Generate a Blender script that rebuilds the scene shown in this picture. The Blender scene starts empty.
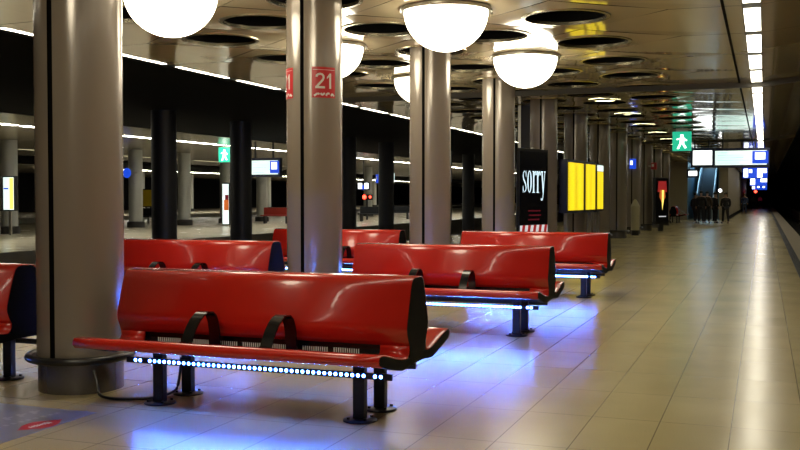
import bpy, bmesh, math, random
from mathutils import Vector, Matrix
random.seed(4)
C = bpy.context.scene.collection
PI = math.pi
H = 1.5            # camera height
CEIL = 3.84        # ceiling height
S = 4.28           # column spacing
CX = -5.03         # column row
Y0 = 6.22          # first column
A = 1.29           # lattice half step across
B = S / 4          # lattice half step along

# ------------------------------------------------------------------ materials
def nod(m): return m.node_tree.nodes, m.node_tree.links
def mat(name, col, rough=.5, metal=0., emit=None, strength=0., coat=0., noise=0., nscale=30., bump=0., bscale=40., spec=.5):
    m = bpy.data.materials.new(name); m.use_nodes = True
    n, l = nod(m); b = n['Principled BSDF']
    b.inputs['Base Color'].default_value = (*col, 1)
    b.inputs['Roughness'].default_value = rough
    b.inputs['Metallic'].default_value = metal
    b.inputs['Specular IOR Level'].default_value = spec
    if coat:
        b.inputs['Coat Weight'].default_value = coat; b.inputs['Coat Roughness'].default_value = .06
    if emit:
        b.inputs['Emission Color'].default_value = (*emit, 1); b.inputs['Emission Strength'].default_value = strength
    if noise or bump:
        tc = n.new('ShaderNodeTexCoord')
    if noise:
        t = n.new('ShaderNodeTexNoise'); t.inputs['Scale'].default_value = nscale; t.inputs['Detail'].default_value = 4
        l.new(tc.outputs['Object'], t.inputs['Vector'])
        r = n.new('ShaderNodeMapRange'); r.inputs[3].default_value = 1 - noise; r.inputs[4].default_value = 1 + noise
        l.new(t.outputs['Fac'], r.inputs[0])
        mx = n.new('ShaderNodeVectorMath'); mx.operation = 'SCALE'; mx.inputs[0].default_value = col
        l.new(r.outputs[0], mx.inputs['Scale']); l.new(mx.outputs[0], b.inputs['Base Color'])
    if bump:
        t2 = n.new('ShaderNodeTexNoise'); t2.inputs['Scale'].default_value = bscale
        l.new(tc.outputs['Object'], t2.inputs['Vector'])
        bp = n.new('ShaderNodeBump'); bp.inputs['Strength'].default_value = bump; bp.inputs['Distance'].default_value = .01
        l.new(t2.outputs['Fac'], bp.inputs['Height']); l.new(bp.outputs[0], b.inputs['Normal'])
    return m

def floor_mat(name, ca, cb, joint, tx, ty, ox, oy, rough):
    m = bpy.data.materials.new(name); m.use_nodes = True
    n, l = nod(m); b = n['Principled BSDF']
    tc = n.new('ShaderNodeTexCoord')
    mp = n.new('ShaderNodeMapping'); mp.inputs['Location'].default_value = (-ox, -oy, 0)
    l.new(tc.outputs['Object'], mp.inputs['Vector'])
    br = n.new('ShaderNodeTexBrick'); br.offset = 0; br.squash = 1
    br.inputs['Scale'].default_value = 1; br.inputs['Mortar Size'].default_value = .004; br.inputs['Mortar Smooth'].default_value = .3
    br.inputs['Brick Width'].default_value = tx; br.inputs['Row Height'].default_value = ty
    br.inputs['Color1'].default_value = (*ca, 1); br.inputs['Color2'].default_value = (*cb, 1); br.inputs['Mortar'].default_value = (*joint, 1)
    l.new(mp.outputs[0], br.inputs['Vector'])
    sp = n.new('ShaderNodeTexNoise'); sp.inputs['Scale'].default_value = 160; sp.inputs['Detail'].default_value = 3
    l.new(tc.outputs['Object'], sp.inputs['Vector'])
    bl = n.new('ShaderNodeTexNoise'); bl.inputs['Scale'].default_value = 1.3; bl.inputs['Detail'].default_value = 4
    l.new(tc.outputs['Object'], bl.inputs['Vector'])
    r1 = n.new('ShaderNodeMapRange'); r1.inputs[1].default_value = .3; r1.inputs[2].default_value = .7; r1.inputs[3].default_value = .8; r1.inputs[4].default_value = 1.2
    l.new(sp.outputs['Fac'], r1.inputs[0])
    r2 = n.new('ShaderNodeMapRange'); r2.inputs[3].default_value = .85; r2.inputs[4].default_value = 1.15
    l.new(bl.outputs['Fac'], r2.inputs[0])
    mu = n.new('ShaderNodeMath'); mu.operation = 'MULTIPLY'
    l.new(r1.outputs[0], mu.inputs[0]); l.new(r2.outputs[0], mu.inputs[1])
    sc = n.new('ShaderNodeVectorMath'); sc.operation = 'SCALE'
    l.new(br.outputs['Color'], sc.inputs[0]); l.new(mu.outputs[0], sc.inputs['Scale'])
    l.new(sc.outputs[0], b.inputs['Base Color'])
    r3 = n.new('ShaderNodeMapRange'); r3.inputs[3].default_value = rough * .8; r3.inputs[4].default_value = rough * 1.25
    l.new(bl.outputs['Fac'], r3.inputs[0]); l.new(r3.outputs[0], b.inputs['Roughness'])
    return m

M = {}
M['floor'] = floor_mat('speckled_tile', (.46, .385, .195), (.435, .362, .182), (.19, .15, .085), .449, .898, -.186, .35, .23)
M['floor2'] = floor_mat('pale_tile', (.55, .5, .38), (.52, .47, .36), (.3, .27, .2), .6, .6, 0, 0, .25)
M['ceil'] = mat('ceiling_metal', (.8, .69, .455), .1, .08, bump=.03, bscale=3., spec=1., coat=.6)
M['ceil'].node_tree.nodes['Principled BSDF'].inputs['Coat IOR'].default_value = 2.3
M['ceil'].node_tree.nodes['Principled BSDF'].inputs['Coat Roughness'].default_value = .05
M['ceil2'] = mat('far_ceiling_metal', (.5, .45, .34), .25, .4)
M['column'] = mat('column_metal', (.30, .255, .205), .2, .15, spec=.9, noise=.05, nscale=180)
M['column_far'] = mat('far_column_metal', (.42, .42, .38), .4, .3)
M['drum'] = mat('base_steel', (.2, .19, .18), .25, .7, noise=.12, nscale=60)
M['rib_glint'] = mat('pale_rib', (.92, .92, .95), .3)  # near-white colour stands in for LED reflections on a black comb
M['joint'] = mat('joint_beam', (.06, .055, .045), .6)
M['print_grey'] = mat('faded_print', (.42, .42, .42), .4)
M['black'] = mat('black_plastic', (.012, .012, .013), .3)
M['blackg'] = mat('gloss_black', (.008, .008, .009), .2, spec=.35)
M['endcap'] = mat('end_frame_black', (.004, .004, .005), .5, spec=.05)
M['void'] = mat('void_black', (.004, .004, .004), .9, spec=.1)
M['dark'] = mat('dark_concrete', (.03, .028, .026), .85, noise=.3, nscale=3)
M['darkcol'] = mat('dark_painted_steel', (.012, .012, .015), .5)
M['pit'] = mat('track_ballast', (.02, .018, .015), .95, noise=.5, nscale=25)
M['rail'] = mat('rail_steel', (.12, .1, .09), .35, .9)
M['red'] = mat('red_lacquer', (.6, .022, .012), .25, coat=.6, noise=.04, nscale=200)
M['leg'] = mat('leg_steel', (.015, .017, .022), .35, .3)
M['steel'] = mat('steel', (.5, .48, .42), .3, .9)
M['rim'] = mat('hole_rim', (.5, .45, .32), .25, .8)
M['globe'] = mat('lit_opal_glass', (.9, .9, .9), .2, emit=(1, .9, .68), strength=11.)
M['strip'] = mat('lit_light_panel', (.9, .9, .9), .3, emit=(1, .92, .72), strength=10.)
M['tube2'] = mat('lit_far_panel', (.9, .9, .9), .3, emit=(1, .95, .8), strength=26.)
M['ring'] = mat('lit_recess_bulb', (.9, .9, .7), .3, emit=(1, .93, .5), strength=9.)
M['ring2'] = mat('lit_added_panel', (.9, .9, .7), .3, emit=(1, .9, .5), strength=1.2)  # only for the added rear strip of the opposite platform
M['white_wall'] = mat('recess_white', (.8, .78, .6), .5)
M['led'] = mat('led_dot', (.9, .9, 1), .3, emit=(.09, .22, 1.), strength=130.)
def led_mat():
    m = bpy.data.materials.new('led_dot'); m.use_nodes = True
    n, l = nod(m); b = n['Principled BSDF']
    tc = n.new('ShaderNodeTexCoord'); sx = n.new('ShaderNodeSeparateXYZ'); l.new(tc.outputs['Object'], sx.inputs[0])
    def op(o, a, c=None, v=None):
        q = n.new('ShaderNodeMath'); q.operation = o
        for i, t in enumerate((a, c)):
            if t is None: continue
            if isinstance(t, (int, float)): q.inputs[i].default_value = t
            else: l.new(t, q.inputs[i])
        return q.outputs[0]
    u = op('DIVIDE', op('ADD', sx.outputs[0], .96), .0409)
    fx = op('MULTIPLY', op('SUBTRACT', u, op('ROUND', u)), .0409)
    fz = op('SUBTRACT', sx.outputs[2], .314)
    d2 = op('ADD', op('MULTIPLY', fx, fx), op('MULTIPLY', fz, fz))
    e = op('POWER', 2.718, op('MULTIPLY', d2, -1 / .0056 ** 2))
    l.new(op('MULTIPLY', e, 1150.), b.inputs['Emission Strength'])
    b.inputs['Emission Color'].default_value = (.05, .19, 1, 1); b.inputs['Base Color'].default_value = (.02, .02, .03, 1)
    return m
M['led'] = led_mat()
M['signred'] = mat('sign_red', (.55, .025, .03), .35)
M['white'] = mat('white_print', (.75, .75, .7), .4)
M['frame'] = mat('navy_frame', (.008, .012, .05), .35)
M['blue_lit'] = mat('lit_sign_blue', (.01, .04, .4), .4, emit=(.01, .06, .6), strength=.9)
M['white_lit'] = mat('lit_sign_white', (.9, .9, .9), .4, emit=(.93, 1., .97), strength=2.2)
M['white_lit2'] = mat('lit_display', (.9, .9, .9), .4, emit=(.72, .92, .86), strength=.95)
M['teal'] = mat('display_text_teal', (.25, .6, .55), .4, emit=(.35, .72, .66), strength=.7)
M['green_lit'] = mat('lit_green', (.02, .4, .25), .4, emit=(.015, .45, .26), strength=.9)
M['yellow_lit'] = None
M['sorry_text'] = mat('lit_poster_white', (.8, .85, .9), .4, emit=(.62, .85, .95), strength=1.)
M['poster_black'] = mat('poster_black', (.006, .006, .01), .25)
M['poster_red'] = mat('poster_red', (.5, .02, .02), .4, emit=(.5, .03, .03), strength=.35)
M['poster_redtext'] = mat('poster_red_text', (.3, .01, .03), .4, emit=(.12, .005, .02), strength=.2)
M['poster_white'] = mat('poster_white', (.7, .7, .7), .4, emit=(.7, .72, .75), strength=.6)
M['flame_y'] = mat('poster_yellow_glow', (.8, .6, .1), .4, emit=(1, .75, .15), strength=1.1)
M['flame_o'] = mat('poster_orange', (.6, .15, .02), .4, emit=(.7, .15, .03), strength=.5)
M['redlamp'] = mat('red_signal_lit', (.8, .02, .02), .4, emit=(1, .04, .02), strength=8.)
M['white_lamp'] = mat('white_lamp_lit', (.9, .9, .9), .4, emit=(.95, .97, 1), strength=5.)
M['bluewall'] = mat('blue_glazed_wall', (.16, .3, .42), .3)
M['esc'] = mat('escalator_steel', (.42, .5, .56), .3, .7)
M['stair'] = mat('escalator_step', (.08, .09, .1), .5, .4)
M['enclosure'] = mat('enclosure_panel', (.33, .29, .21), .55, .1, noise=.1, nscale=2)
M['mat'] = mat('floor_sticker', (.23, .23, .24), .3, noise=.1, nscale=60)
M['bin'] = mat('bin_plastic', (.42, .38, .24), .5)
M['yellow'] = mat('yellow_paint', (.75, .52, .02), .4)
M['kerb'] = mat('edge_stone', (.23, .18, .11), .6, noise=.15, nscale=30)
M['grate'] = mat('grating', (.02, .02, .02), .5, .5)
M['brownslab'] = mat('wall_ledge', (.1, .085, .06), .7)
M['skin'] = mat('skin', (.5, .32, .24), .5)
M['hair'] = mat('hair_dark', (.02, .014, .01), .6)
for k, c in dict(coat_black=(.012, .012, .015), coat_navy=(.02, .035, .09), coat_brown=(.05, .035, .025), trousers=(.012, .013, .02), jeans=(.03, .045, .08), shoe=(.01, .01, .01), coat_pale=(.35, .33, .27)).items():
    M[k] = mat(k, c, .8)

def yellow_mat():
    m = bpy.data.materials.new('lit_yellow_timetable'); m.use_nodes = True
    n, l = nod(m); b = n['Principled BSDF']
    tc = n.new('ShaderNodeTexCoord'); sx = n.new('ShaderNodeSeparateXYZ'); l.new(tc.outputs['Generated'], sx.inputs[0])
    t = n.new('ShaderNodeTexNoise'); t.inputs['Scale'].default_value = 40
    mp = n.new('ShaderNodeMapping'); mp.inputs['Scale'].default_value = (1, .6, 1.6); l.new(tc.outputs['Object'], mp.inputs['Vector']); l.new(mp.outputs[0], t.inputs['Vector'])
    r = n.new('ShaderNodeMapRange'); r.inputs[1].default_value = .35; r.inputs[2].default_value = .65; r.inputs[3].default_value = .8; r.inputs[4].default_value = 1.
    l.new(t.outputs['Fac'], r.inputs[0])
    sc = n.new('ShaderNodeVectorMath'); sc.operation = 'SCALE'; sc.inputs[0].default_value = (1, .76, .01)
    w1 = n.new('ShaderNodeMath'); w1.operation = 'SINE'; w0 = n.new('ShaderNodeMath'); w0.operation = 'MULTIPLY'; w0.inputs[1].default_value = 2 * PI
    l.new(sx.outputs[0], w0.inputs[0]); l.new(w0.outputs[0], w1.inputs[0]); w2 = n.new('ShaderNodeMath'); w2.operation = 'ABSOLUTE'; l.new(w1.outputs[0], w2.inputs[0])
    w3 = n.new('ShaderNodeMapRange'); w3.inputs[3].default_value = .62; w3.inputs[4].default_value = 1.05; l.new(w2.outputs[0], w3.inputs[0])
    w4 = n.new('ShaderNodeMath'); w4.operation = 'MULTIPLY'; l.new(r.outputs[0], w4.inputs[0]); l.new(w3.outputs[0], w4.inputs[1])
    l.new(w4.outputs[0], sc.inputs['Scale']); l.new(sc.outputs[0], b.inputs['Emission Color']); b.inputs['Emission Strength'].default_value = .95
    b.inputs['Base Color'].default_value = (.8, .6, .02, 1)
    return m
M['yellow_lit'] = yellow_mat()

# ------------------------------------------------------------------ mesh helpers
class MB:
    def __init__(s): s.v = []; s.f = []; s.mi = []; s.cur = 0
    def add(s, vs, fs):
        o = len(s.v); s.v += [tuple(x) for x in vs]
        for f in fs: s.f.append([o + i for i in f]); s.mi.append(s.cur)
        return s
    def m(s, i): s.cur = i; return s
    def box(s, c, d, rot=None):
        x, y, z = (k / 2 for k in d)
        vs = [Vector((a, b, e)) for a in (-x, x) for b in (-y, y) for e in (-z, z)]
        if rot is not None: vs = [rot @ v for v in vs]
        vs = [v + Vector(c) for v in vs]
        return s.add(vs, [(0, 1, 3, 2), (4, 6, 7, 5), (0, 4, 5, 1), (2, 3, 7, 6), (0, 2, 6, 4), (1, 5, 7, 3)])
    def b2(s, p, q):
        return s.box([(a + b) / 2 for a, b in zip(p, q)], [abs(b - a) for a, b in zip(p, q)])
    def lathe(s, prof, n=32, c=(0, 0, 0), a0=0, a1=2 * PI):
        full = abs(a1 - a0 - 2 * PI) < 1e-6; k = n if full else n + 1
        vs = []
        for r, z in prof:
            for i in range(k):
                a = a0 + (a1 - a0) * i / n
                vs.append((c[0] + r * math.cos(a), c[1] + r * math.sin(a), c[2] + z))
        fs = []
        for j in range(len(prof) - 1):
            for i in range(n):
                i2 = (i + 1) % k
                fs.append((j * k + i, j * k + i2, (j + 1) * k + i2, (j + 1) * k + i))
        return s.add(vs, fs)
    def tube(s, pts, r, n=8, closed=False):
        pts = [Vector(p) for p in pts]; N = len(pts); vs = []; fs = []
        for i, p in enumerate(pts):
            if closed: t = pts[(i + 1) % N] - pts[i - 1]
            else: t = pts[min(i + 1, N - 1)] - pts[max(i - 1, 0)]
            t.normalize(); up = Vector((0, 0, 1)) if abs(t.z) < .95 else Vector((1, 0, 0))
            u = t.cross(up).normalized(); w = u.cross(t)
            for k in range(n):
                a = 2 * PI * k / n; vs.append(p + u * (r * math.cos(a)) + w * (r * math.sin(a)))
        for i in range(N if closed else N - 1):
            j = (i + 1) % N
            for k in range(n): fs.append((i * n + k, i * n + (k + 1) % n, j * n + (k + 1) % n, j * n + k))
        if not closed: fs += [tuple(range(n))[::-1], tuple((N - 1) * n + k for k in range(n))]
        return s.add(vs, fs)
    def prism_x(s, poly, x0, x1):          # poly in (y,z)
        n = len(poly)
        vs = [(x0, y, z) for y, z in poly] + [(x1, y, z) for y, z in poly]
        fs = [tuple(range(n)), tuple(range(n, 2 * n))[::-1]] + [(i, i + n, (i + 1) % n + n, (i + 1) % n) for i in range(n)]
        return s.add(vs, fs)
    def poly_xz(s, poly, y):               # flat polygon facing -y
        return s.add([(x, y, z) for x, z in poly], [tuple(range(len(poly)))])
    def build(s, name, mats, parent=None, loc=(0, 0, 0), rz=0, smooth=False, bevel=0, solid=0, auto=35):
        me = bpy.data.meshes.new(name); me.from_pydata(s.v, [], s.f); 
        ms = mats if isinstance(mats, (list, tuple)) else [mats]
        for x in ms: me.materials.append(x)
        me.polygons.foreach_set('material_index', s.mi)
        bm = bmesh.new(); bm.from_mesh(me); bmesh.ops.recalc_face_normals(bm, faces=bm.faces); bm.to_mesh(me); bm.free()
        me.update()
        if smooth:
            me.polygons.foreach_set('use_smooth', [True] * len(me.polygons))
            me.set_sharp_from_angle(angle=math.radians(auto))
        o = bpy.data.objects.new(name, me); C.objects.link(o); o.location = loc; o.rotation_euler = (0, 0, rz)
        if parent: o.parent = parent
        if solid:
            md = o.modifiers.new('thick', 'SOLIDIFY'); md.thickness = solid; md.offset = -1
        if bevel:
            md = o.modifiers.new('bev', 'BEVEL'); md.width = bevel; md.segments = 2; md.limit_method = 'ANGLE'
        return o

def tag(o, label, cat, group=None, kind='thing'):
    o['label'] = label; o['category'] = cat; o['kind'] = kind
    if group: o['group'] = group
    return o
def empty(name, loc, rz=0, label='', cat='', group=None):
    o = bpy.data.objects.new(name, None); C.objects.link(o); o.location = loc; o.rotation_euler = (0, 0, rz); o.empty_display_size = .2
    return tag(o, label, cat, group)
def struct(o): o['kind'] = 'structure'; return o
def dup(root, loc, rz=None, label=None, cat=None, group=None):
    def cp(o, par):
        c = o.copy(); C.objects.link(c)
        if par: c.parent = par
        for ch in list(o.children): cp(ch, c)
        return c
    r = cp(root, None); r.location = loc
    if rz is not None: r.rotation_euler = (0, 0, rz)
    if label: r['label'] = label
    if cat: r['category'] = cat
    if group: r['group'] = group
    return r
ORD = ['first', 'second', 'third', 'fourth', 'fifth', 'sixth', 'seventh', 'eighth', 'ninth', 'tenth', 'eleventh', 'twelfth', 'thirteenth', 'fourteenth', 'fifteenth', 'sixteenth', 'seventeenth', 'eighteenth', 'nineteenth', 'twentieth']
TENS = {20: 'twenty', 30: 'thirty', 40: 'forty', 50: 'fifty'}
def ordn(i):
    if i < 20: return ORD[i]
    n = i + 1; t, u = n // 10 * 10, n % 10
    return TENS[t] + '-' + ORD[u - 1] if u else {30: 'thirtieth', 40: 'fortieth', 50: 'fiftieth'}[n]

def text_mesh(body, size, name='lettering', sx=1., depth=0.):
    cu = bpy.data.curves.new(name, 'FONT'); cu.body = body; cu.size = size; cu.align_x = 'CENTER'; cu.align_y = 'CENTER'; cu.extrude = depth; cu.resolution_u = 4
    o = bpy.data.objects.new(name + '_tmp', cu); C.objects.link(o)
    bpy.context.view_layer.update()
    dg = bpy.context.evaluated_depsgraph_get()
    me = bpy.data.meshes.new_from_object(o.evaluated_get(dg))
    bpy.data.objects.remove(o); bpy.data.curves.remove(cu)
    for v in me.vertices: v.co.x *= sx
    return me
def text_obj(body, size, material, parent, loc, name='lettering', sx=1., bold=0.):
    me = text_mesh(body, size, name, sx)
    for v in me.vertices: v.co = Vector((v.co.x, 0, v.co.y))
    me.materials.clear(); me.materials.append(material)
    o = bpy.data.objects.new(name, me); C.objects.link(o); o.parent = parent; o.location = loc
    return o

# ------------------------------------------------------------------ setting
YF = 235
mb = MB(); mb.b2((-11.4, -18, -.25), (.63, YF, 0)); struct(mb.build('floor', M['floor']))
mb = MB()
mb.b2((.63, -18, -.25), (.80, YF, -.004))
for i in range(700):
    y = 1 + i * .14
    mb.b2((.635, y, -.004), (.795, y + .075, .003))
struct(mb.build('trim_1', [M['grate']]))
mb = MB(); mb.b2((.80, -18, -.25), (1.3, YF, 0)); struct(mb.build('trim_2', M['kerb']))
mb = MB(); mb.b2((-11.4, 21.1, 0.0005), (.63, 21.13, .002)); mb.b2((-11.4, 42.5, 0.0005), (.63, 42.53, .002)); struct(mb.build('trim_3', M['kerb']))
mb = MB(); mb.b2((-11.2, -18, -1.1), (1.1, YF, -.25)); struct(mb.build('platform_foundation', M['dark']))
mb = MB(); mb.b2((-80, -19, -1.2), (8, YF, -1.1)); struct(mb.build('floor_trackbed', M['pit']))
mb = MB(); mb.b2((5.2, -18, -1.1), (5.6, YF, 6)); struct(mb.build('wall_right', M['dark']))
mb = MB(); mb.b2((3.3, -18, -1.1), (3.7, YF, -.02)); struct(mb.build('trim_4', M['brownslab']))
mb = MB(); mb.b2((-80, YF, -1.1), (6, YF + .4, 6)); struct(mb.build('wall_back', M['void']))
mb = MB(); mb.b2((-80.4, -18, -1.1), (-80, YF, 6)); struct(mb.build('wall_left', M['dark']))
mb = MB(); mb.b2((-80, -18.4, -1.1), (6, -18, 6)); struct(mb.build('wall_front', M['dark']))
# rails
def rail_track(x, label):
    r = empty('railway_track', (x, 100, -1.1), 0, label, 'railway track')
    for s in (-1, 1):
        MB().b2((s * .72 - .035, -105, 0.1), (s * .72 + .035, 130, .26)).build('rail', M['rail'], r)
    mb = MB()
    for i in range(150): mb.b2((-1.2, -100 + i * 1.4, 0), (1.2, -99.75 + i * 1.4, .1))
    o = mb.build('sleeper', M['dark'], r); o['kind'] = 'stuff'
rail_track(2.45, 'steel track in the dark trench below the platform edge with the grating')
rail_track(-12.95, 'steel track in the dark trench directly beyond the red benches')
rail_track(-17.5, 'steel track alongside the opposite platform, beyond the black columns')

# ceiling panels ------------------------------------------------------
HR = .53
KT = .02
def inset(poly, d=.006):
    cx = sum(p[0] for p in poly) / len(poly); cy = sum(p[1] for p in poly) / len(poly)
    r = []
    for x, y in poly:
        L = math.hypot(x - cx, y - cy); k = (L - d * 1.5) / L
        r.append((cx + (x - cx) * k, cy + (y - cy) * k))
    return r
YC0, YC1 = -17, 130
EV = Y0 + S - 8 * S          # an even-row lattice y
mb = MB(); holes = []
NS = 32
for i in range(5):
    x = -2.44 - A * i
    n = 0
    while True:
        y = EV + (0 if i % 2 == 0 else B) + n * 2 * B; n += 1
        if y > YC1: break
        if y < YC0: continue
        holes.append((x, y, i))
        vs = []; 
        for k in range(NS):
            a = 2 * PI * k / NS; c, s = math.cos(a), math.sin(a)
            vs.append((x + HR * c, y + HR * s, CEIL))
            r = 1 / (abs(c) / (A - .009) + abs(s) / (B - .009)) 
            vs.append((x + r * c, y + r * s, CEIL + KT * (r - HR)))
        mb.add(vs, [(2 * k, 2 * k + 1, (2 * k + 3) % (2 * NS), (2 * k + 2) % (2 * NS)) for k in range(NS)])
XR, XL = -2.44 + A, -2.44 - 5 * A
SX0, SX1 = -.275, -.055       # light strip
LX0, LX1 = -9.95, -9.83
y = EV
while y < YC0: y += 2 * B
while y < YC1:
    for poly in ([(SX0, y), (SX0, y + 2 * B), (XR, y + 2 * B), (-2.44, y + B), (XR, y)],
                 [(LX1, y), (LX1, y + 2 * B), (XL, y + 2 * B), (-2.44 - 4 * A, y + B), (XL, y)]):
        p = inset(poly); mb.add([(a, b, CEIL + (KT * .55 if abs(a + 5.02) < 4.4 else 0)) for a, b in p], [tuple(range(5))])
    # sloping outer panels beside the light strip
    a0, a1, b0, b1 = y + .006, y + 2 * B - .006, SX1, 1.15
    mb.add([(b0, a0, CEIL), (b1, a0, CEIL + .15), (b1, a1, CEIL + .15), (b0, a1, CEIL)], [(0, 1, 2, 3)])
    y += 2 * B
ceil = struct(mb.build('ceiling', M['ceil']))
mb = MB(); mb.b2((-10.15, -18, CEIL + .3), (1.2, YF, CEIL + .4)); 
mb.b2((1.15, -18, CEIL + .13), (1.2, YF, CEIL + .3)); mb.b2((-10.15, -18, CEIL - .02), (-10.0, YF, CEIL + .3)); struct(mb.build('ceiling_void', M['void']))
mb = MB(); mb.b2((-19.9, -18, CEIL + .02), (-10.15, YF, CEIL + .2)); mb.b2((1.2, -18, CEIL + 1), (5.3, YF, CEIL + 1.1)); struct(mb.build('ceiling_tracks', M['void']))
# joints, conduit groove
mb = MB()
for yy, t in ((21.1, .1), (42.5, .06)):
    mb.b2((-9.8, yy, CEIL - t), (SX1, yy + .1, CEIL + .012))
    mb.add([(x, y, z) for x, dz in ((SX1, 0), (1.15, .15)) for y in (yy, yy + .1) for z in (CEIL - t + dz, CEIL + .012 + dz)], [(0, 1, 3, 2), (4, 6, 7, 5), (0, 4, 5, 1), (2, 3, 7, 6), (0, 2, 6, 4), (1, 5, 7, 3)])
struct(mb.build('trim_5', M['joint']))
mb = MB(); mb.b2((-.515, YC0, CEIL - .012), (-.48, YC1, CEIL + .02)); struct(mb.build('trim_6', M['void']))

# hole recesses
lampB = [Y0 + S + B + k * S for k in range(-2, 2)]
lampD = [Y0 + S - B + k * S for k in range(0, 3)]
lit = [Y0 + S + B + k * S for k in range(3, 16)]
def is_lamp(x, y, i):
    return (i == 1 and min(abs(y - v) for v in lampB) < .1) or (i == 3 and min(abs(y - v) for v in lampD) < .1)
def recess(mb, x=0, y=0):
    mb.m(0).lathe([(HR - .004, -.015), (HR + .045, -.012), (HR + .05, 0)], NS, (x, y, CEIL)); mb.lathe([(HR - .004, -.015), (HR - .004, .03)], NS, (x, y, CEIL))
    mb.m(1).lathe([(HR - .004, .03), (HR - .004, .28)], NS, (x, y, CEIL))
    return mb
proto = None
dist = sorted([h for h in holes if h[1] > 3 and not is_lamp(*h) and not (h[2] == 1 and min(abs(h[1] - v) for v in lit) < .1)], key=lambda h: h[1])
for h in dist[:98]:
    if proto is None:
        proto = recess(MB()).build('ceiling_hole', [M['rim'], M['void']], ceil, smooth=True)
        proto.location = (h[0], h[1], 0)
    else:
        o = proto.copy(); C.objects.link(o); o.parent = ceil; o.location = (h[0], h[1], 0)
mb = MB()
for h in dist[98:]: recess(mb, h[0], h[1])
o = mb.build('ceiling_hole_rest', [M['rim'], M['void']], ceil, smooth=True); o['kind'] = 'stuff'; o.name = 'distant_ceiling_hole'

# globe lamps ---------------------------------------------------------
def globe(x, y, label):
    r = empty('hanging_globe_lamp', (x, y, CEIL), 0, label, 'ceiling lamp', 'half-globe ceiling lamps')
    return r
g0 = globe(0, 0, 'x')
R = .525
MB().lathe([(R * math.sin(t), -.03 - 0.95 * R * math.cos(t)) for t in [i * PI / 2 / 14 for i in range(1, 15)]] , 40).add(
    [(.0, 0, -.03 - 0.95 * R)] + [(R * math.sin(PI / 28) * math.cos(2 * PI * k / 40), R * math.sin(PI / 28) * math.sin(2 * PI * k / 40), -.03 - 0.95 * R * math.cos(PI / 28)) for k in range(40)],
    [(0, 1 + k, 1 + (k + 1) % 40) for k in range(40)]).build('glass_dome', M['globe'], g0, smooth=True, auto=80)
MB().lathe([(R - .01, -.05), (R + .035, -.05), (R + .05, -.035), (R + .05, -.012), (R + .03, 0), (R - .01, 0), (R - .01, -.05)], 40).build('metal_ring', M['steel'], g0, smooth=True)
for k in range(3):
    a = 2 * PI * k / 3 + .5
    MB().lathe([(.001, -.055), (.016, -.05), (.016, -.02), (.001, -.02)], 10, ((R + .055) * math.cos(a), (R + .055) * math.sin(a), 0)).build('clip', M['steel'], g0, smooth=True)
labs = {('B', 2): 'largest wholly visible lit half-globe lamp, hanging in front of the top of the third column',
        ('B', 3): 'lit half-globe lamp showing its whole dome right of the fourth column, above the sorry poster',
        ('D', 0): 'lit half-globe lamp between the two nearest columns, cut by the top edge of the photo',
        ('D', 1): 'lit half-globe lamp half hidden behind the column with the red 21 signs',
        ('D', 2): 'lit half-globe lamp half hidden behind the third column, the smallest one showing'}
out = 0; first = True
for row, ys, x in (('B', lampB, -2.44 - A), ('D', lampD, -2.44 - 3 * A)):
    for k, y in enumerate(ys):
        l = labs.get((row, k))
        if not l:
            l = f'lit half-globe lamp above the nearer end of the platform, {ordn(out)} of those outside the view'; out += 1
        if first: g0.location = (x, y, CEIL); g0['label'] = l; first = False
        else: dup(g0, (x, y, CEIL), label=l)
# recessed lamps
first = True
for k, y in enumerate(lit):
    l = f'recessed round ceiling lamp glowing yellow, {ordn(k)} counting away from the last half-globe lamp'
    if first:
        r0 = empty('recessed_lamp', (-2.44 - A, y, CEIL), 0, l, 'ceiling lamp', 'recessed yellow ceiling lamps'); first = False
        recess(MB()).build('rim', [M['rim'], M['white_wall']], r0, smooth=True)
        MB().lathe([(.34, .1), (.37, .07), (.4, .1), (.37, .13), (.34, .1)], 28).build('tube', M['ring'], r0, smooth=True)
    else: dup(r0, (-2.44 - A, y, CEIL), label=l)

# light strip panels along the platform edge and the far ceiling edge ---
def panel_run(x0, x1, ya, yb, material, what, group, z=CEIL, gap=.1, step=2 * B, smallname='light_panel'):
    y = EV
    while y < ya: y += step
    p0 = None; k = 0
    while y < yb:
        l = f'{ordn(k)} {what}'
        if p0 is None:
            p0 = empty(smallname, (0, y, z), 0, l, 'ceiling light', group)
            MB().b2((x0 + .012, gap, -.008), (x1 - .012, step - gap, .03)).build('diffuser', material, p0)
            mb = MB(); mb.b2((x0, .01, -.004), (x0 + .012, step - .01, .04)); mb.b2((x1 - .012, .01, -.004), (x1, step - .01, .04)); mb.b2((x0, 0, -.004), (x1, gap, .04)); mb.b2((x0, step - gap, -.004), (x1, step, .04))
            mb.build('frame', M['black'], p0)
        else: dup(p0, (0, y, z), label=l)
        y += step; k += 1
panel_run(SX0, SX1, 8, 100, M['strip'], 'lit rectangular ceiling panel from the near end of the strip above the platform edge', 'light strip above the platform edge', gap=.2)
panel_run(SX0, SX1, -13, 8, M['strip'], 'lit rectangular ceiling panel above the platform edge, behind the camera', 'light strip above the platform edge', gap=.2)
panel_run(LX0, LX1, 4, 50, M['strip'], 'lit rectangular ceiling panel from the near end of the strip past the benches', 'light strip on the far ceiling edge', gap=.2)

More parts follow.
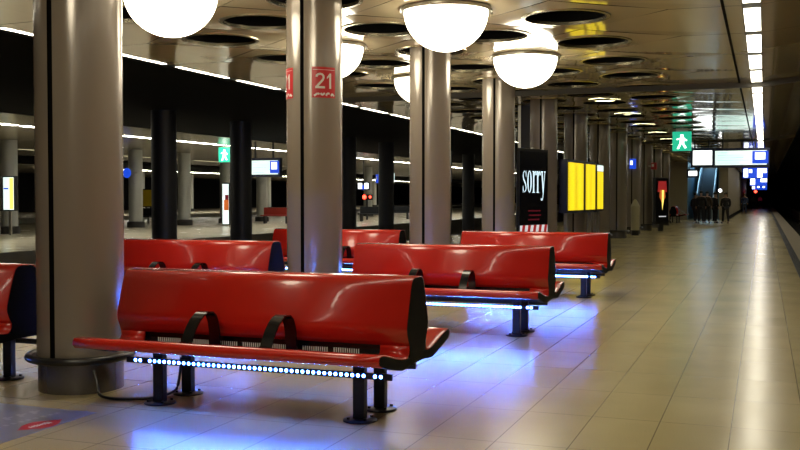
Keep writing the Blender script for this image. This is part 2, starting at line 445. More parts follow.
# ------------------------------------------------------------------ columns
RC = .331
def make_column(label, group, m, full=True, name='column'):
    r = empty(name, (0, 0, 0), 0, label, 'column', group)
    g = .07   # half slit angle
    for s in (-1, 1):
        mid = 0 if s > 0 else PI
        MB().lathe([(RC - .04, .24), (RC, .24), (RC, CEIL + .28)], 40, a0=mid - PI / 2 + g, a1=mid + PI / 2 - g).add(
            [(x * s, y, z) for x in () for y in () for z in ()], []).build('half_shell', m, r, smooth=True)
    MB().lathe([(RC - .035, .2), (RC - .035, CEIL + .28)], 24).build('core', M['void'], r, smooth=True)
    MB().lathe([(RC - .03, 0), (RC - .008, 0), (RC - .008, .235), (RC - .03, .24)], 48).build('base_drum', M['drum'], r, smooth=True)
    ring = [(.392 + .03 * math.cos(t), .262 + .03 * math.sin(t)) for t in [2 * PI * k / 12 for k in range(13)]]
    mb = MB(); mb.lathe(ring, 48); mb.lathe([(.30, .235), (.392, .245), (.392, .28), (RC - .02, .27)], 48)
    mb.build('bumper_ring', M['black'], r, smooth=True)
    return r
NCOL = 12
col0 = make_column('nearest grey metal column beside the left end of the front red bench', 'metal columns along the platform', M['column'])
col0.location = (CX, Y0 + .03, 0)
cols = [col0]
for k in range(1, NCOL):
    l = {1: 'grey metal column carrying the red 21 signs'}.get(k, f'grey metal column, {ordn(k)} in the platform row counting away from the nearest one')
    cols.append(dup(col0, (CX, Y0 + k * S, 0), label=l))

# 21 stickers
def wrap(me, rad, z0, ang):
    for v in me.vertices:
        a = v.co.x / rad; r = rad + v.co.z
        t = -PI / 2 + ang + a
        v.co = Vector((r * math.cos(t), r * math.sin(t), z0 + v.co.y))
def bis(me, step=.02):
    bm = bmesh.new(); bm.from_mesh(me)
    xs = [v.co.x for v in bm.verts]; x = min(xs)
    while x < max(xs):
        bmesh.ops.bisect_plane(bm, geom=bm.verts[:] + bm.edges[:] + bm.faces[:], plane_co=(x, 0, 0), plane_no=(1, 0, 0)); x += step
    bm.to_mesh(me); bm.free()
def from_mb(mb):
    me = bpy.data.meshes.new('sheet'); me.from_pydata(mb.v, [], mb.f); return me
def sticker(ang, label):
    r = empty('platform_number_sign', (CX, Y0 + S, 2.83), 0, label, 'sign', 'red platform number signs')
    def put(me, name, m):
        bis(me); wrap(me, RC, 0, ang); me.materials.clear(); me.materials.append(m)
        o = bpy.data.objects.new(name, me); C.objects.link(o); o.parent = r; return o
    w, h = .147, .178
    put(from_mb(MB().add([(-w, -h, .003), (w, -h, .003), (w, h, .003), (-w, h, .003)], [(0, 1, 2, 3)])), 'red_panel', M['signred'])
    mb = MB()
    def sweep(pts, t):
        Q = [Vector(p) for p in pts]; vs = []
        for i, p in enumerate(Q):
            d = (Q[min(i + 1, len(Q) - 1)] - Q[max(i - 1, 0)]).normalized(); vs += [(p.x - d.y * t, p.y + d.x * t, .0055), (p.x + d.y * t, p.y - d.x * t, .0055)]
        mb.add(vs, [(2 * i, 2 * i + 1, 2 * i + 3, 2 * i + 2) for i in range(len(Q) - 1)])
    sweep([(-.095 + .002, .062), (-.09, .078), (-.072, .092), (-.05, .096), (-.026, .09), (-.012, .074), (-.01, .054), (-.018, .032), (-.04, .006), (-.066, -.022), (-.088, -.048), (-.096, -.06)], .0125)
    mb.add([(-.108, -.071, .0056), (.006, -.071, .0056), (.006, -.046, .0056), (-.108, -.046, .0056)], [(0, 1, 2, 3)])
    mb.add([(.06, -.071, .0056), (.087, -.071, .0056), (.087, .106, .0056), (.066, .106, .0056), (.06, .098, .0056)], [(0, 1, 2, 3, 4)])
    mb.add([(.06, .098, .0057), (.03, .062, .0057), (.03, .038, .0057), (.06, .066, .0057)], [(0, 1, 2, 3)])
    put(from_mb(mb), 'number', M['white'])
    mb = MB(); mb.add([(-w + .012, .143, .0055), (w - .012, .143, .0055), (w - .012, .147, .0055), (-w + .012, .147, .0055)], [(0, 1, 2, 3)])
    put(from_mb(mb), 'fine_print', M['white'])
    mb = MB()   # row of slanting white marks along the lower edge
    def stroke(x0, y0, x1, y1, t=.011):
        d = Vector((x1 - x0, y1 - y0)); L = d.length; n = Vector((-d.y, d.x)) / L * t
        mb.add([(x0 + n.x, y0 + n.y, .0055), (x0 - n.x, y0 - n.y, .0055), (x1 - n.x, y1 - n.y, .0055), (x1 + n.x, y1 + n.y, .0055)], [(0, 1, 2, 3)])
    for x0, y0, x1, y1 in ((-.12, -.158, -.08, -.128), (-.08, -.128, -.06, -.14), (-.045, -.125, -.03, -.15), (-.03, -.15, .005, -.125), (.02, -.155, .035, -.125), (.035, -.125, .065, -.13), (.085, -.155, .1, -.128), (.1, -.128, .13, -.155)):
        stroke(x0, y0, x1, y1)
    put(from_mb(mb), 'line_marks', M['white'])
sticker(math.radians(46), 'square red 21 sign facing the camera on the second column')
sticker(math.radians(-48), 'square red 21 sign wrapping out of sight on the left side of the second column')

# black columns between the tracks, columns of the far platforms
def plain_col(x, y, m, name, label, cat, group, base=-1.1, top=CEIL + .02, rad=.34):
    r = empty(name, (x, y, 0), 0, label, cat, group)
    MB().lathe([(rad, base + .05), (rad, top)], 32).build('shaft', m, r, smooth=True)
    MB().lathe([(rad + .08, base), (rad + .08, base + .25), (rad, base + .3)], 32).build('foot', M['dark'], r, smooth=True)
    return r
XB = -15.4
ks = [1036 * .001667 * 15.4]
yb0 = (XB * -1 * 1036 * .001667 - .351 * 15.4) / .936
d0 = None
for k in range(-1, 12):
    y = yb0 + k * S * .975
    l = f'{ordn(k + 1)} black column between the tracks, counting away from the camera'
    if d0 is None: d0 = plain_col(XB, y, M['darkcol'], 'black_column', l, 'column', 'black columns between the tracks')
    else: dup(d0, (XB, y, 0), label=l)
d0 = None
for k in range(-4, 9):
    y = 40.2 + k * S
    l = f'{ordn(k + 4)} pale column of the opposite platform, counting away from the camera'
    if d0 is None:
        d0 = plain_col(-29, y, M['column_far'], 'pale_column', l, 'column', 'columns on the opposite platform', base=0, top=CEIL - .012)
    else: dup(d0, (-29, y, 0), label=l)
d0 = None
for k in range(0, 9):
    y = 70 + k * 8.5
    l = f'{ordn(k)} distant column on the furthest platform, counting away from the camera'
    if d0 is None: d0 = plain_col(-56, y, M['column_far'], 'distant_column', l, 'column', 'columns on the furthest platform', base=0, top=CEIL - .012)
    else: dup(d0, (-56, y, 0), label=l)
mb = MB(); mb.b2((-39, -18, -1.1), (-19.2, YF, 0)); struct(mb.build('floor_opposite_platform', M['floor2']))
mb = MB(); mb.b2((-39, -18, CEIL), (-19.9, YF, CEIL + .3)); struct(mb.build('ceiling_opposite_platform', M['ceil2']))
mb = MB(); mb.b2((-68, -18, -1.1), (-47.5, YF, 0)); struct(mb.build('floor_furthest_platform', M['floor2']))
mb = MB(); mb.b2((-68, -18, CEIL), (-48, YF, CEIL + .3)); struct(mb.build('ceiling_furthest_platform', M['ceil2']))
mb = MB(); mb.b2((-48, -18, CEIL - .05), (-39, YF, CEIL + .2)); struct(mb.build('ceiling_far_tracks', M['void']))
panel_run(-23.05, -22.75, 21, 100, M['tube2'], 'lit ceiling panel in the strip of the opposite platform, counting away from the camera', 'light strip of the opposite platform', gap=.16)
panel_run(-51.2, -50.8, 60, 150, M['tube2'], 'lit ceiling panel in the strip of the furthest platform, counting away from the camera', 'light strip of the furthest platform', gap=.25, step=4 * B)
panel_run(-34.2, -34.05, 21, 75, M['ring2'], 'lit ceiling panel in the added rear strip of the opposite platform, counting away', 'added rear light strip of the opposite platform', gap=.3, step=4 * B)  # invented strip, its dim panels stand in for short yellow recessed lamps

# ------------------------------------------------------------------ benches
PROF = [(.60, .452), (.645, .448), (.69, .458), (.712, .482), (.712, .508), (.695, .526), (.66, .531), (.60, .524), (.52, .505), (.44, .484), (.37, .468), (.30, .455),
        (.245, .448), (.205, .450), (.180, .463), (.170, .487), (.173, .516),
        (.184, .546), (.200, .575), (.213, .605), (.218, .635), (.214, .665), (.203, .70), (.188, .75), (.172, .80), (.153, .855), (.135, .905), (.118, .938), (.095, .957), (.06, .965), (0, .967)]
SLOT = (12, 16)
HL = 1.135
XS = [-HL] + [-.93 + i * .06 for i in range(32)] + [HL]
def make_bench(label, group):
    r = empty('bench', (0, 0, 0), 0, label, 'bench', group)
    for s in (-1, 1):       # seat shells with the long slot at the bend
        prof = PROF[:SLOT[1] + 1]
        xs = [-HL, -.93] + [-.88 + i * .22 for i in range(9)] + [.93, HL]
        vs = [(x, s * o, z) for x in xs for o, z in prof]; n = len(prof); fs = []
        for i in range(len(xs) - 1):
            for j in range(n - 1):
                if j >= SLOT[0] and 1 <= i < len(xs) - 2: continue
                fs.append((i * n + j, i * n + j + 1, (i + 1) * n + j + 1, (i + 1) * n + j))
        MB().add(vs, fs).build('seat', M['red'], r, smooth=True, solid=.014, auto=60)
    full = [(-o, z) for o, z in PROF[SLOT[1]:]] + [(o, z) for o, z in PROF[SLOT[1]:-1][::-1]]
    xs = [-HL, 0, HL]; n = len(full)
    MB().add([(x, y, z) for x in xs for y, z in full], [(i * n + j, i * n + j + 1, (i + 1) * n + j + 1, (i + 1) * n + j) for i in range(2) for j in range(n - 1)]).build('backrest', M['red'], r, smooth=True, solid=.014, auto=60)
    # black end frames
    closed = [(.13, .39), (.155, .44), (.158, .515)] + [(max(o - .009, 0), z - .006) for o, z in PROF[SLOT[1] + 1:-1]] + [(0, .958)]
    poly = [(-o, z) for o, z in closed] + [(o, z) for o, z in closed[:-1][::-1]]
    arm = [(.694, .50), (.685, .514), (.655, .522), (.60, .514), (.52, .495), (.44, .474), (.37, .458), (.31, .447), (.22, .438), (.12, .44), (.12, .39), (.22, .378), (.30, .375), (.42, .40), (.55, .43), (.66, .458), (.688, .478)]
    for e in (-1, 1):
        mb = MB(); x0, x1 = (HL - .05, HL + .002) if e > 0 else (-HL - .002, -HL + .05)
        mb.prism_x(poly, x0, x1)
        for s in (-1, 1): mb.prism_x([(s * o, z) for o, z in arm], x0 - .001 * s, x1 + .001 * s)
        mb.build('end_frame', M['endcap'], r)
    MB().b2((-1.06, -.20, .372), (1.06, .20, .425)).build('beam', M['black'], r)
    cp = MB().b2((-1.0, -.135, .425), (1.0, .135, .56)).build('core_panel', M['blackg'], r)
    for s in (-1, 1):
        mb = MB(); x = -.835
        while x < .80:
            for i in range(12): mb.b2((x + i * .0165, s * .135, .438), (x + i * .0165 + .0075, s * .139, .474))
            x += .235
        mb.build('led_glint_rib', M['rib_glint'], cp)['kind'] = 'stuff'  # LED glints in the slot, painted as pale ribs
    for s in (-1, 1):
        for e in (-1, 1):
            lg = MB().b2((e * .79 - .042, s * .185 - .03, .012), (e * .79 + .042, s * .185 + .03, .38)).build('leg', M['leg'], r, bevel=.006)
            mb = MB().lathe([(.0, .016), (.105, .016), (.115, .010), (.115, 0), (0, 0)], 24, (e * .79, s * .185, 0))
            for k in range(4):
                a = PI / 4 + k * PI / 2
                mb.lathe([(0, .03), (.011, .03), (.011, .014)], 8, (e * .79 + .085 * math.cos(a), s * .185 + .085 * math.sin(a), 0))
            mb.build('foot_plate', M['leg'], lg, smooth=True)
        ch = MB().b2((-1.04, s * .222, .293), (1.04, s * .240, .335)).build('led_strip', M['black'], r)
        cols = [-.985]; on = []
        for k in range(48):
            x = -.96 + k * .0409
            if .845 < abs(x) < .885: continue
            cols += [x - .0115, x + .0115]; on += [len(cols) - 2]
        cols.append(.985); zs = [.297, .3025, .3255, .331]; q = s * .2415
        mb = MB(); vs = [(x, q, z) for x in cols for z in zs]; on = set(on)
        for i in range(len(cols) - 1):
            for j in range(3):
                mb.f.append((i * 4 + j, i * 4 + j + 1, i * 4 + j + 5, i * 4 + j + 4)); mb.mi.append(1 if (j == 1 and i in on) else 0)
        mb.v = vs
        mb.build('led_tape', [M['black'], M['led']], ch)
        for x in (-.30, .30):
            pts = [(.222, .43), (.236, .56), (.252, .625), (.278, .672), (.318, .70), (.375, .707), (.425, .695), (.48, .663), (.53, .615), (.568, .565), (.592, .525), (.615, .524)]
            w = .042; t = .006
            prof = []
            for i, p in enumerate(pts):
                a = Vector(pts[max(i - 1, 0)]); b = Vector(pts[min(i + 1, len(pts) - 1)]); d = (b - a).normalized(); nn = Vector((-d.y, d.x)) * t
                prof.append((p[0] + nn.x, p[1] + nn.y))
            for i in range(len(pts) - 1, -1, -1):
                p = pts[i]; a = Vector(pts[max(i - 1, 0)]); b = Vector(pts[min(i + 1, len(pts) - 1)]); d = (b - a).normalized(); nn = Vector((-d.y, d.x)) * t
                prof.append((p[0] - nn.x, p[1] - nn.y))
            n = len(pts)
            vs = [(x - w, s * o, z) for o, z in prof] + [(x + w, s * o, z) for o, z in prof]; L = 2 * n
            fs = [(i, (i + 1) % L, (i + 1) % L + L, i + L) for i in range(L)]
            for i in range(n - 1):
                fs += [(i, i + 1, L - 2 - i, L - 1 - i), (L + i, L + i + 1, L + L - 2 - i, L + L - 1 - i)]
            MB().add(vs, fs).build('armrest', M['blackg'], r, smooth=True, auto=40)
    return r
BX, LXB = -3.315, -6.615
BY = Y0 - .07
b0 = make_bench('nearest red double-sided bench with two black arch armrests beside the first column', 'red back-to-back benches')
b0.location = (BX, BY, 0)
dup(b0, (BX + .03, BY + S, 0), label='middle red double-sided bench directly behind the nearest one, right of the 21 column')
dup(b0, (BX + .01, BY + 2 * S, 0), label='furthest red double-sided bench, below the black sorry poster')
dup(b0, (LXB, BY, 0), label='red double-sided bench left of the nearest column, cut by the left edge')
dup(b0, (LXB - .03, BY + S, 0), label='red double-sided bench between the nearest column and the 21 column, behind the front bench')
dup(b0, (LXB, BY + 2 * S, 0), label='furthest red double-sided bench left of the third column, half hidden behind the 21 column')
fb = dup(b0, (-4.85, 58.4, 0), rz=PI / 2, label='small distant red bench seen end-on near the group of people')
for ch in list(fb.children):
    if ch.name.startswith('led_strip'):
        for g in list(ch.children): bpy.data.objects.remove(g)
        bpy.data.objects.remove(ch)

# power cable from the column base to the front bench
pts = [(CX + .30, Y0 - .20, .19), (CX + .36, Y0 - .24, .10), (CX + .40, Y0 - .27, .03), (CX + .50, Y0 - .29, .012), (CX + .66, Y0 - .27, .012), (CX + .82, Y0 - .2, .02), (BX - .86, BY + .1, .03), (BX - .84, BY + .14, .12), (BX - .836, BY + .16, .28)]
def smooth_pts(p, n=6):
    p = [Vector(q) for q in p]; r = []
    for i in range(len(p) - 1):
        a, b, c, d = p[max(i - 1, 0)], p[i], p[i + 1], p[min(i + 2, len(p) - 1)]
        for k in range(n):
            t = k / n
            r.append(.5 * ((2 * b) + (c - a) * t + (2 * a - 5 * b + 4 * c - d) * t * t + (3 * b - a - 3 * c + d) * t ** 3))
    return r + [p[-1]]
tag(MB().tube(smooth_pts(pts), .011, 8).build('power_cable', M['black'], smooth=True), 'black power cable running on the floor from the nearest column to the front bench', 'cable')

# floor sticker --------------------------------------------------------
fs = empty('floor_sticker', (-5.2, 4.9, 0), 0, 'grey advertising sticker with a red lens-shaped logo on the floor before the nearest column', 'floor sticker')
MB().b2((-.9, -.8, .0008), (.87, .64, .0022)).build('sheet', M['mat'], fs)
def at_floor(u, v):      # photo pixel to floor point, for the printed marks
    zc = H * 970 / (v - 197); k = (764 - u) / 1036 * zc
    return (-k, (zc - .351 * k) / .936)
P = [Vector(at_floor(*q)) for q in ((14, 432.5), (60, 421))]
ctr = (P[0] + P[1]) / 2; ax = (P[1] - P[0]); L = ax.length; ang = math.atan2(ax.y, ax.x)
def marks(lst, z):
    mb = MB(); 
    for poly in lst: mb.add([(x, y, z) for x, y in poly], [tuple(range(len(poly)))])
    return mb
def loc2(p): return (p[0] + 5.2, p[1] - 4.9)
def rotp(x, y, c=None):
    c = c or ctr
    return loc2((c[0] + x * math.cos(ang) - y * math.sin(ang), c[1] + x * math.sin(ang) + y * math.cos(ang)))
hw = .1
lens = [rotp(L / 2 * t, hw * (1 - t * t) ** 1.3) for t in [-1 + i / 8 for i in range(17)]] + [rotp(L / 2 * t, -hw * (1 - t * t) ** 1.3) for t in [1 - i / 8 for i in range(1, 16)]]
marks([lens], .0026).build('logo', M['signred'], fs)
ws = []
x = -L * .24
for i in range(8):
    w = L * .045; h1 = random.uniform(.02, .035)
    ws.append([rotp(x, -h1), rotp(x + w, -h1 + .01), rotp(x + w, h1), rotp(x, h1 - .012)]); x += L * .06
marks(ws, .003).build('logo_lettering', M['white'], fs)
ws = []
c2 = Vector(at_floor(10, 419)); 
for i in range(5):
    x = -.30 + i * .11; ws.append([rotp(x, -.045, c2), rotp(x + .035, -.045, c2), rotp(x + .06, .045, c2), rotp(x + .025, .045, c2)])
    ws.append([rotp(x + .03, -.01, c2), rotp(x + .09, .0, c2), rotp(x + .09, .025, c2), rotp(x + .04, .02, c2)])
c3 = Vector(at_floor(29, 421))
for i in range(9):
    x = -.28 + i * .06; ws.append([rotp(x, -.02, c3), rotp(x + .03, -.02, c3), rotp(x + .03, .02, c3), rotp(x, .02, c3)])
marks(ws, .0026).build('lettering', M['print_grey'], fs)

# ------------------------------------------------------------------ sorry poster case
def rotframe(name, p, q, z, label, cat, group=None):   # Empty whose local +x runs from p to q, face is local -y
    d = Vector((q[0] - p[0], q[1] - p[1]))
    return empty(name, (p[0], p[1], z), math.atan2(d.y, d.x), label, cat, group), d.length
r, W = rotframe('poster_case', (-5.13, 21.25), (-4.73, 22.45), 0, 'tall black lit poster case reading sorry, standing behind the furthest bench', 'poster case')
MB().b2((0, 0, .35), (W, .07, 2.6)).build('case', M['black'], r, bevel=.01)
MB().b2((.03, -.006, .42), (W - .03, 0, 2.53)).build('poster', M['poster_black'], r)
for x in (.12, W - .12): MB().b2((x - .05, .01, 0), (x + .05, .06, .36)).build('leg', M['steel'], r)
MB().lathe([(0, .03), (.05, .02), (.05, 0)], 12, (W / 2, .035, 2.6)).build('lamp_cap', M['steel'], r)
# hand-drawn narrow serif lettering
def letters(x0, z0, w, h):
    mb = MB(); y = -.009
    def quad(a, b, c, d): mb.add([(x0 + p[0] * w, y, z0 + p[1] * h) for p in (a, b, c, d)], [(0, 1, 2, 3)])
    def sweep(pts, ths):
        P = [Vector((p[0] * w, p[1] * h)) for p in pts]; vs = []
        for i, p in enumerate(P):
            t = (P[min(i + 1, len(P) - 1)] - P[max(i - 1, 0)]).normalized(); n = Vector((-t.y, t.x)) * ths[i] * w
            vs += [(x0 + p.x + n.x, y, z0 + p.y + n.y), (x0 + p.x - n.x, y, z0 + p.y - n.y)]
        mb.add(vs, [(2 * i, 2 * i + 1, 2 * i + 3, 2 * i + 2) for i in range(len(P) - 1)])
    def s_(o):
        pts = [(.82, .74), (.74, .9), (.5, .975), (.25, .9), (.17, .74), (.3, .6), (.5, .5), (.72, .38), (.84, .22), (.72, .08), (.48, .025), (.25, .1), (.16, .26)]
        th = [.02, .03, .035, .055, .085, .1, .105, .1, .085, .055, .035, .03, .02]
        sweep([(o + a * .19, b) for a, b in pts], [t * .19 for t in th])
        quad((o + .15, .99), (o + .165, .99), (o + .165, .70), (o + .15, .70)); quad((o + .025, .30), (o + .04, .30), (o + .04, .0), (o + .025, .0))
    def o_(o):
        n = 24; vs = []
        for i in range(n):
            a = 2 * PI * i / n
            vs += [(x0 + (o + .095 + .092 * math.cos(a)) * w, y, z0 + (.5 + .5 * math.sin(a)) * h), (x0 + (o + .095 + .044 * math.cos(a)) * w, y, z0 + (.5 + .455 * math.sin(a)) * h)]
        mb.add(vs, [(2 * i, 2 * i + 1, (2 * i + 3) % (2 * n), (2 * i + 2) % (2 * n)) for i in range(n)])
    def r_(o):
        quad((o + .03, 0), (o + .08, 0), (o + .08, .98), (o + .03, .98)); quad((o, 0), (o + .115, 0), (o + .115, .03), (o, .03)); quad((o, .95), (o + .05, .95), (o + .05, .98), (o, .98))
        sweep([(o + .075, .72), (o + .095, .9), (o + .13, .96), (o + .155, .9), (o + .155, .8)], [.006, .012, .018, .026, .026])
    def y_(o):
        quad((o + .02, .98), (o + .075, .98), (o + .125, .1), (o + .085, .0)); quad((o + .165, .98), (o + .185, .98), (o + .11, -.1), (o + .09, -.02))
        sweep([(o + .105, .0), (o + .09, -.22), (o + .06, -.34), (o + .03, -.33), (o + .02, -.26)], [.01, .012, .015, .022, .022])
        quad((o, .95), (o + .1, .95), (o + .1, .98), (o, .98)); quad((o + .14, .95), (o + .21, .95), (o + .21, .98), (o + .14, .98))
    s_(0); o_(.205); r_(.42); r_(.595); y_(.785)
    return mb
letters(.12, 1.60, W - .24, .50).build('lettering', M['sorry_text'], r)
mb = MB()
for k, (a, b) in enumerate(((.3, .72), (.32, .74), (.3, .68))):
    mb.b2((W * a, -.009, 1.17 - k * .1), (W * b, -.0085, 1.20 - k * .1))
mb.build('fine_print', M['poster_redtext'], r)
MB().b2((.03, -.0085, .44), (W - .03, -.008, .86)).build('warning_tape', M['poster_white'], r)
mb = MB(); n = 5; wq = (W - .06) / n
for k in range(n):
    xa = .03 + k * wq
    pts = [(max(xa - .0, .03), .44), (xa + wq * .5, .44), (min(xa + wq * .95, W - .03), .86), (xa + wq * .45, .86)]
    mb.poly_xz(pts, -.0095)
mb.build('tape_stripe', M['poster_red'], r)

# dark pillar seen above the poster
r = empty('steel_pillar', (-5.85, 24.4, 0), 0, 'dark square pillar with a shiny steel edge rising to the ceiling behind the sorry poster', 'pillar')
MB().b2((0, 0, .02), (.36, .4, CEIL)).build('shaft', M['darkcol'], r); MB().b2((-.07, -.02, .02), (0, .4, CEIL)).build('steel_edge', M['steel'], r); MB().b2((-.1, -.04, 0), (.4, .44, .02)).build('foot', M['black'], r)

# yellow timetable cases ----------------------------------------------
def yellow_case(p, q, panes, z0, z1, label, header=False):
    r, W = rotframe('timetable_case', p, q, 0, label, 'timetable case', 'yellow timetable cases')
    MB().b2((0, 0, z0), (W, .2, z1)).build('case', M['frame'], r, bevel=.01)
    for k, (a, b) in enumerate(panes):
        MB().b2((a * W, -.012, z0 + .07), (b * W, 0, z1 - (.07 if not header else .2))).build('timetable', M['yellow_lit'], r)
    if header: MB().b2((panes[0][0] * W, -.012, z1 - .19), (panes[0][1] * W, 0, z1 - .03)).build('header', M['white_lit2'], r)
    for x in (.25, W - .25):
        MB().b2((x - .05, .06, 0), (x + .05, .14, z0 + .02)).build('leg', M['steel'], r)
    return r
def uv(u, zc): return (-(764 - u) / 1036 * zc, (zc - .351 * (764 - u) / 1036 * zc) / .936)
yellow_case(uv(567, 23.6), uv(595.5, 25.9), [(.03, .54), (.63, .97)], 1.10, 2.42, 'large yellow lit timetable case with two panes, beyond the sorry poster')
yellow_case(uv(596.6, 26.5), uv(603, 27.2), [(.06, .95)], 1.10, 2.40, 'single-pane yellow lit timetable case with a white header behind the two-pane one', True)

# dark poster with glowing flame picture, far along the columns
p, q = uv(655.5, 42.6), uv(668.5, 43.2)
r, W = rotframe('poster_case', p, q, 0, 'black poster case with a glowing yellow and red picture, far along the platform', 'poster case')
MB().b2((0, 0, .3), (W, .15, 2.36)).build('case', M['black'], r, bevel=.01)
mb = MB(); mb.m(0).b2((.04, -.006, .4), (W - .04, 0, 2.3))
mb.m(1).poly_xz([(W * .14, 1.72), (W * .86, 1.72), (W * .8, 2.2), (W * .2, 2.2)], -.008)
mb.m(2).poly_xz([(W * .28, 1.5), (W * .5, 1.2), (W * .74, 1.5), (W * .7, 1.82), (W * .3, 1.82)], -.01)
mb.m(3).poly_xz([(W * .5, .9), (W * .6, 1.3), (W * .62, 1.8), (W * .46, 1.8), (W * .46, 1.3)], -.012)
mb.m(4).b2((W * .25, -.008, .62), (W * .8, -.007, .66))
mb.build('poster', [M['poster_black'], M['poster_red'], M['flame_o'], M['flame_y'], M['poster_white']], r)
MB().b2((W * .35, .03, 0), (W * .65, .12, .32)).build('leg', M['black'], r)

# bin with pointed lid, flag signs on columns
r = empty('litter_bin', (-4.72, 38.8, 0), 0, 'pale litter bin with a pointed lid standing in front of the ninth column', 'litter bin')
MB().lathe([(0, .0), (.15, 0), (.16, .2)], 16).build('foot', M['black'], r, smooth=True)
MB().lathe([(.1, .2), (.165, .2), (.17, 1.15), (.16, 1.16)], 16).build('body', M['bin'], r, smooth=True)
MB().lathe([(.17, 1.16), (.1, 1.3), (.04, 1.4), (0, 1.42)], 16).build('lid', M['bin'], r, smooth=True)
def flag(u, zc, z0, z1, w, m, inner, label, txt=None, name='flag_sign'):
    x, y = uv(u, zc)
    r = empty(name, (x, y, (z0 + z1) / 2), 0, label, 'sign')
    h = z1 - z0
    MB().b2((-w / 2, 0, -h / 2), (w / 2, .09, h / 2)).build('panel', m, r, bevel=.008)
    MB().b2((-w * .38, -.004, -h * .1), (0, 0, h * .3)).build('symbol', inner, r)
    MB().b2((-w / 2 - .12, .03, -.03), (-w / 2, .06, .03)).build('bracket', M['steel'], r)
    return r
flag(632.3, 39.2, 2.64, 3.04, .25, M['blue_lit'], M['white_lit'], 'small blue flag sign with a white mark on the ninth column')
flag(653.5, 43.0, 2.72, 3.02, .24, M['signred'], M['white'], 'small red flag sign on a column beyond the blue flag sign')

# ------------------------------------------------------------------ hanging signs
def hang_rods(r, xs, ztop, z, m=None):
    for x in xs: MB().b2((x - .03, .06, z), (x + .03, .12, ztop)).build('hanger', m or M['black'], r)
def board(u0, u1, zc, z0, z1, label, rows=True, num='1', lit='white_lit2', split=.72, b=.11, name='departure_board', group=None, cat='departure board', dim=None):
    xc, y = uv((u0 + u1) / 2, zc); w = (u1 - u0) / 970 * zc * 1.0 / .936
    r = empty(name, (xc, y, z0), 0, label, cat, group); h = z1 - z0
    MB().b2((-w / 2, 0, 0), (w / 2, .2, h)).build('housing', M['frame'], r, bevel=.01)
    if rows:
        MB().b2((-w / 2 + b, -.008, b), (w / 2 - b, 0, h - b)).build('display', M[lit], r)
        mb = MB(); wl = w * split
        for k, (fa, fb) in enumerate(((.05, .3), (.05, .8), (.05, .7), (.05, .85), (.05, .6))):
            zz = h - b - .08 - k * (h - 2 * b - .12) / 4.4
            mb.b2((-w / 2 + b + fa * wl, -.012, zz - .012), (-w / 2 + b + fb * wl, -.008, zz + .02))
        mb.build('text_rows', M['teal'], r)
        ww = w * (1 - split) 
        bl = MB().b2((w / 2 - b - ww * .9, -.016, b + .05), (w / 2 - b + .06, -.008, h - b - .02)).build('platform_panel', M['blue_lit'], r)
        MB().b2((w / 2 - b - ww * .72, -.022, b + .22), (w / 2 - b - ww * .1, -.016, h - b - .08)).build('number_field', M['white_lit'], bl)
        text_obj(num, .26, M['frame'], bl, (w / 2 - b - ww * .41, -.026, h * .56), name='number')
    else:
        MB().b2((-w / 2 + b, -.008, b), (w / 2 - b, 0, h - b)).build('display', M[lit], r)
    hang_rods(r, (-w * .32, w * .25), CEIL - z0, h)
    return r
ZB0, ZB1 = 2.70, 3.50
board(715, 765.5, 39.6, ZB0, ZB1, 'long lit departure board with a blue panel numbered 1, hanging over the platform')
b = board(691, 713, 39.6, ZB0, ZB1, 'square glowing white hanging clock display beside the long departure board', rows=False, lit='white_lit', name='hanging_clock', cat='clock')
MB().b2((-.012, -.012, .36), (.012, -.009, .58)).build('clock_hand', M['teal'], b)
board(687, 698, 58, 2.66, 3.16, 'small glowing white square sign below the hanging clock, in front of the escalator', rows=False, lit='white_lit', name='hanging_sign', cat='sign')
def picto(u0, u1, zc, z0, z1, label, blocks):
    xc, y = uv((u0 + u1) / 2, zc); w = (u1 - u0) / 970 * zc / .936
    r = empty('hanging_sign', (xc, y, z0), 0, label, 'sign', 'blue hanging signs'); h = z1 - z0
    MB().b2((-w / 2, 0, 0), (w / 2, .2, h)).build('housing', M['frame'], r)
    MB().b2((-w / 2 + .03, -.008, .03), (w / 2 - .03, 0, h - .03)).build('blue_field', M['blue_lit'], r)
    for a, b_, c, d in blocks: MB().b2((-w / 2 + a * w, -.014, b_ * h), (-w / 2 + c * w, -.008, d * h)).build('pictogram', M['white_lit'], r)
    hang_rods(r, (-w * .3, 0), CEIL - z0, h)
picto(743.5, 766, 61, 2.66, 3.36, 'blue hanging sign with white pictograms directly under the long departure board', [(.05, .12, .22, .88), (.26, .52, .38, .82), (.58, .1, .78, .88), (.78, .5, .95, .88)])
picto(750.5, 766, 90, 2.5, 3.35, 'smaller blue hanging sign with white marks below the first blue one', [(.04, .15, .3, .85), (.62, .45, .97, .9)])
picto(752.5, 766, 125, 2.4, 3.1, 'smallest blue hanging sign, the furthest along the platform', [(.02, .2, .2, .7), (.35, .4, .5, .9), (.7, .4, .85, .9)])
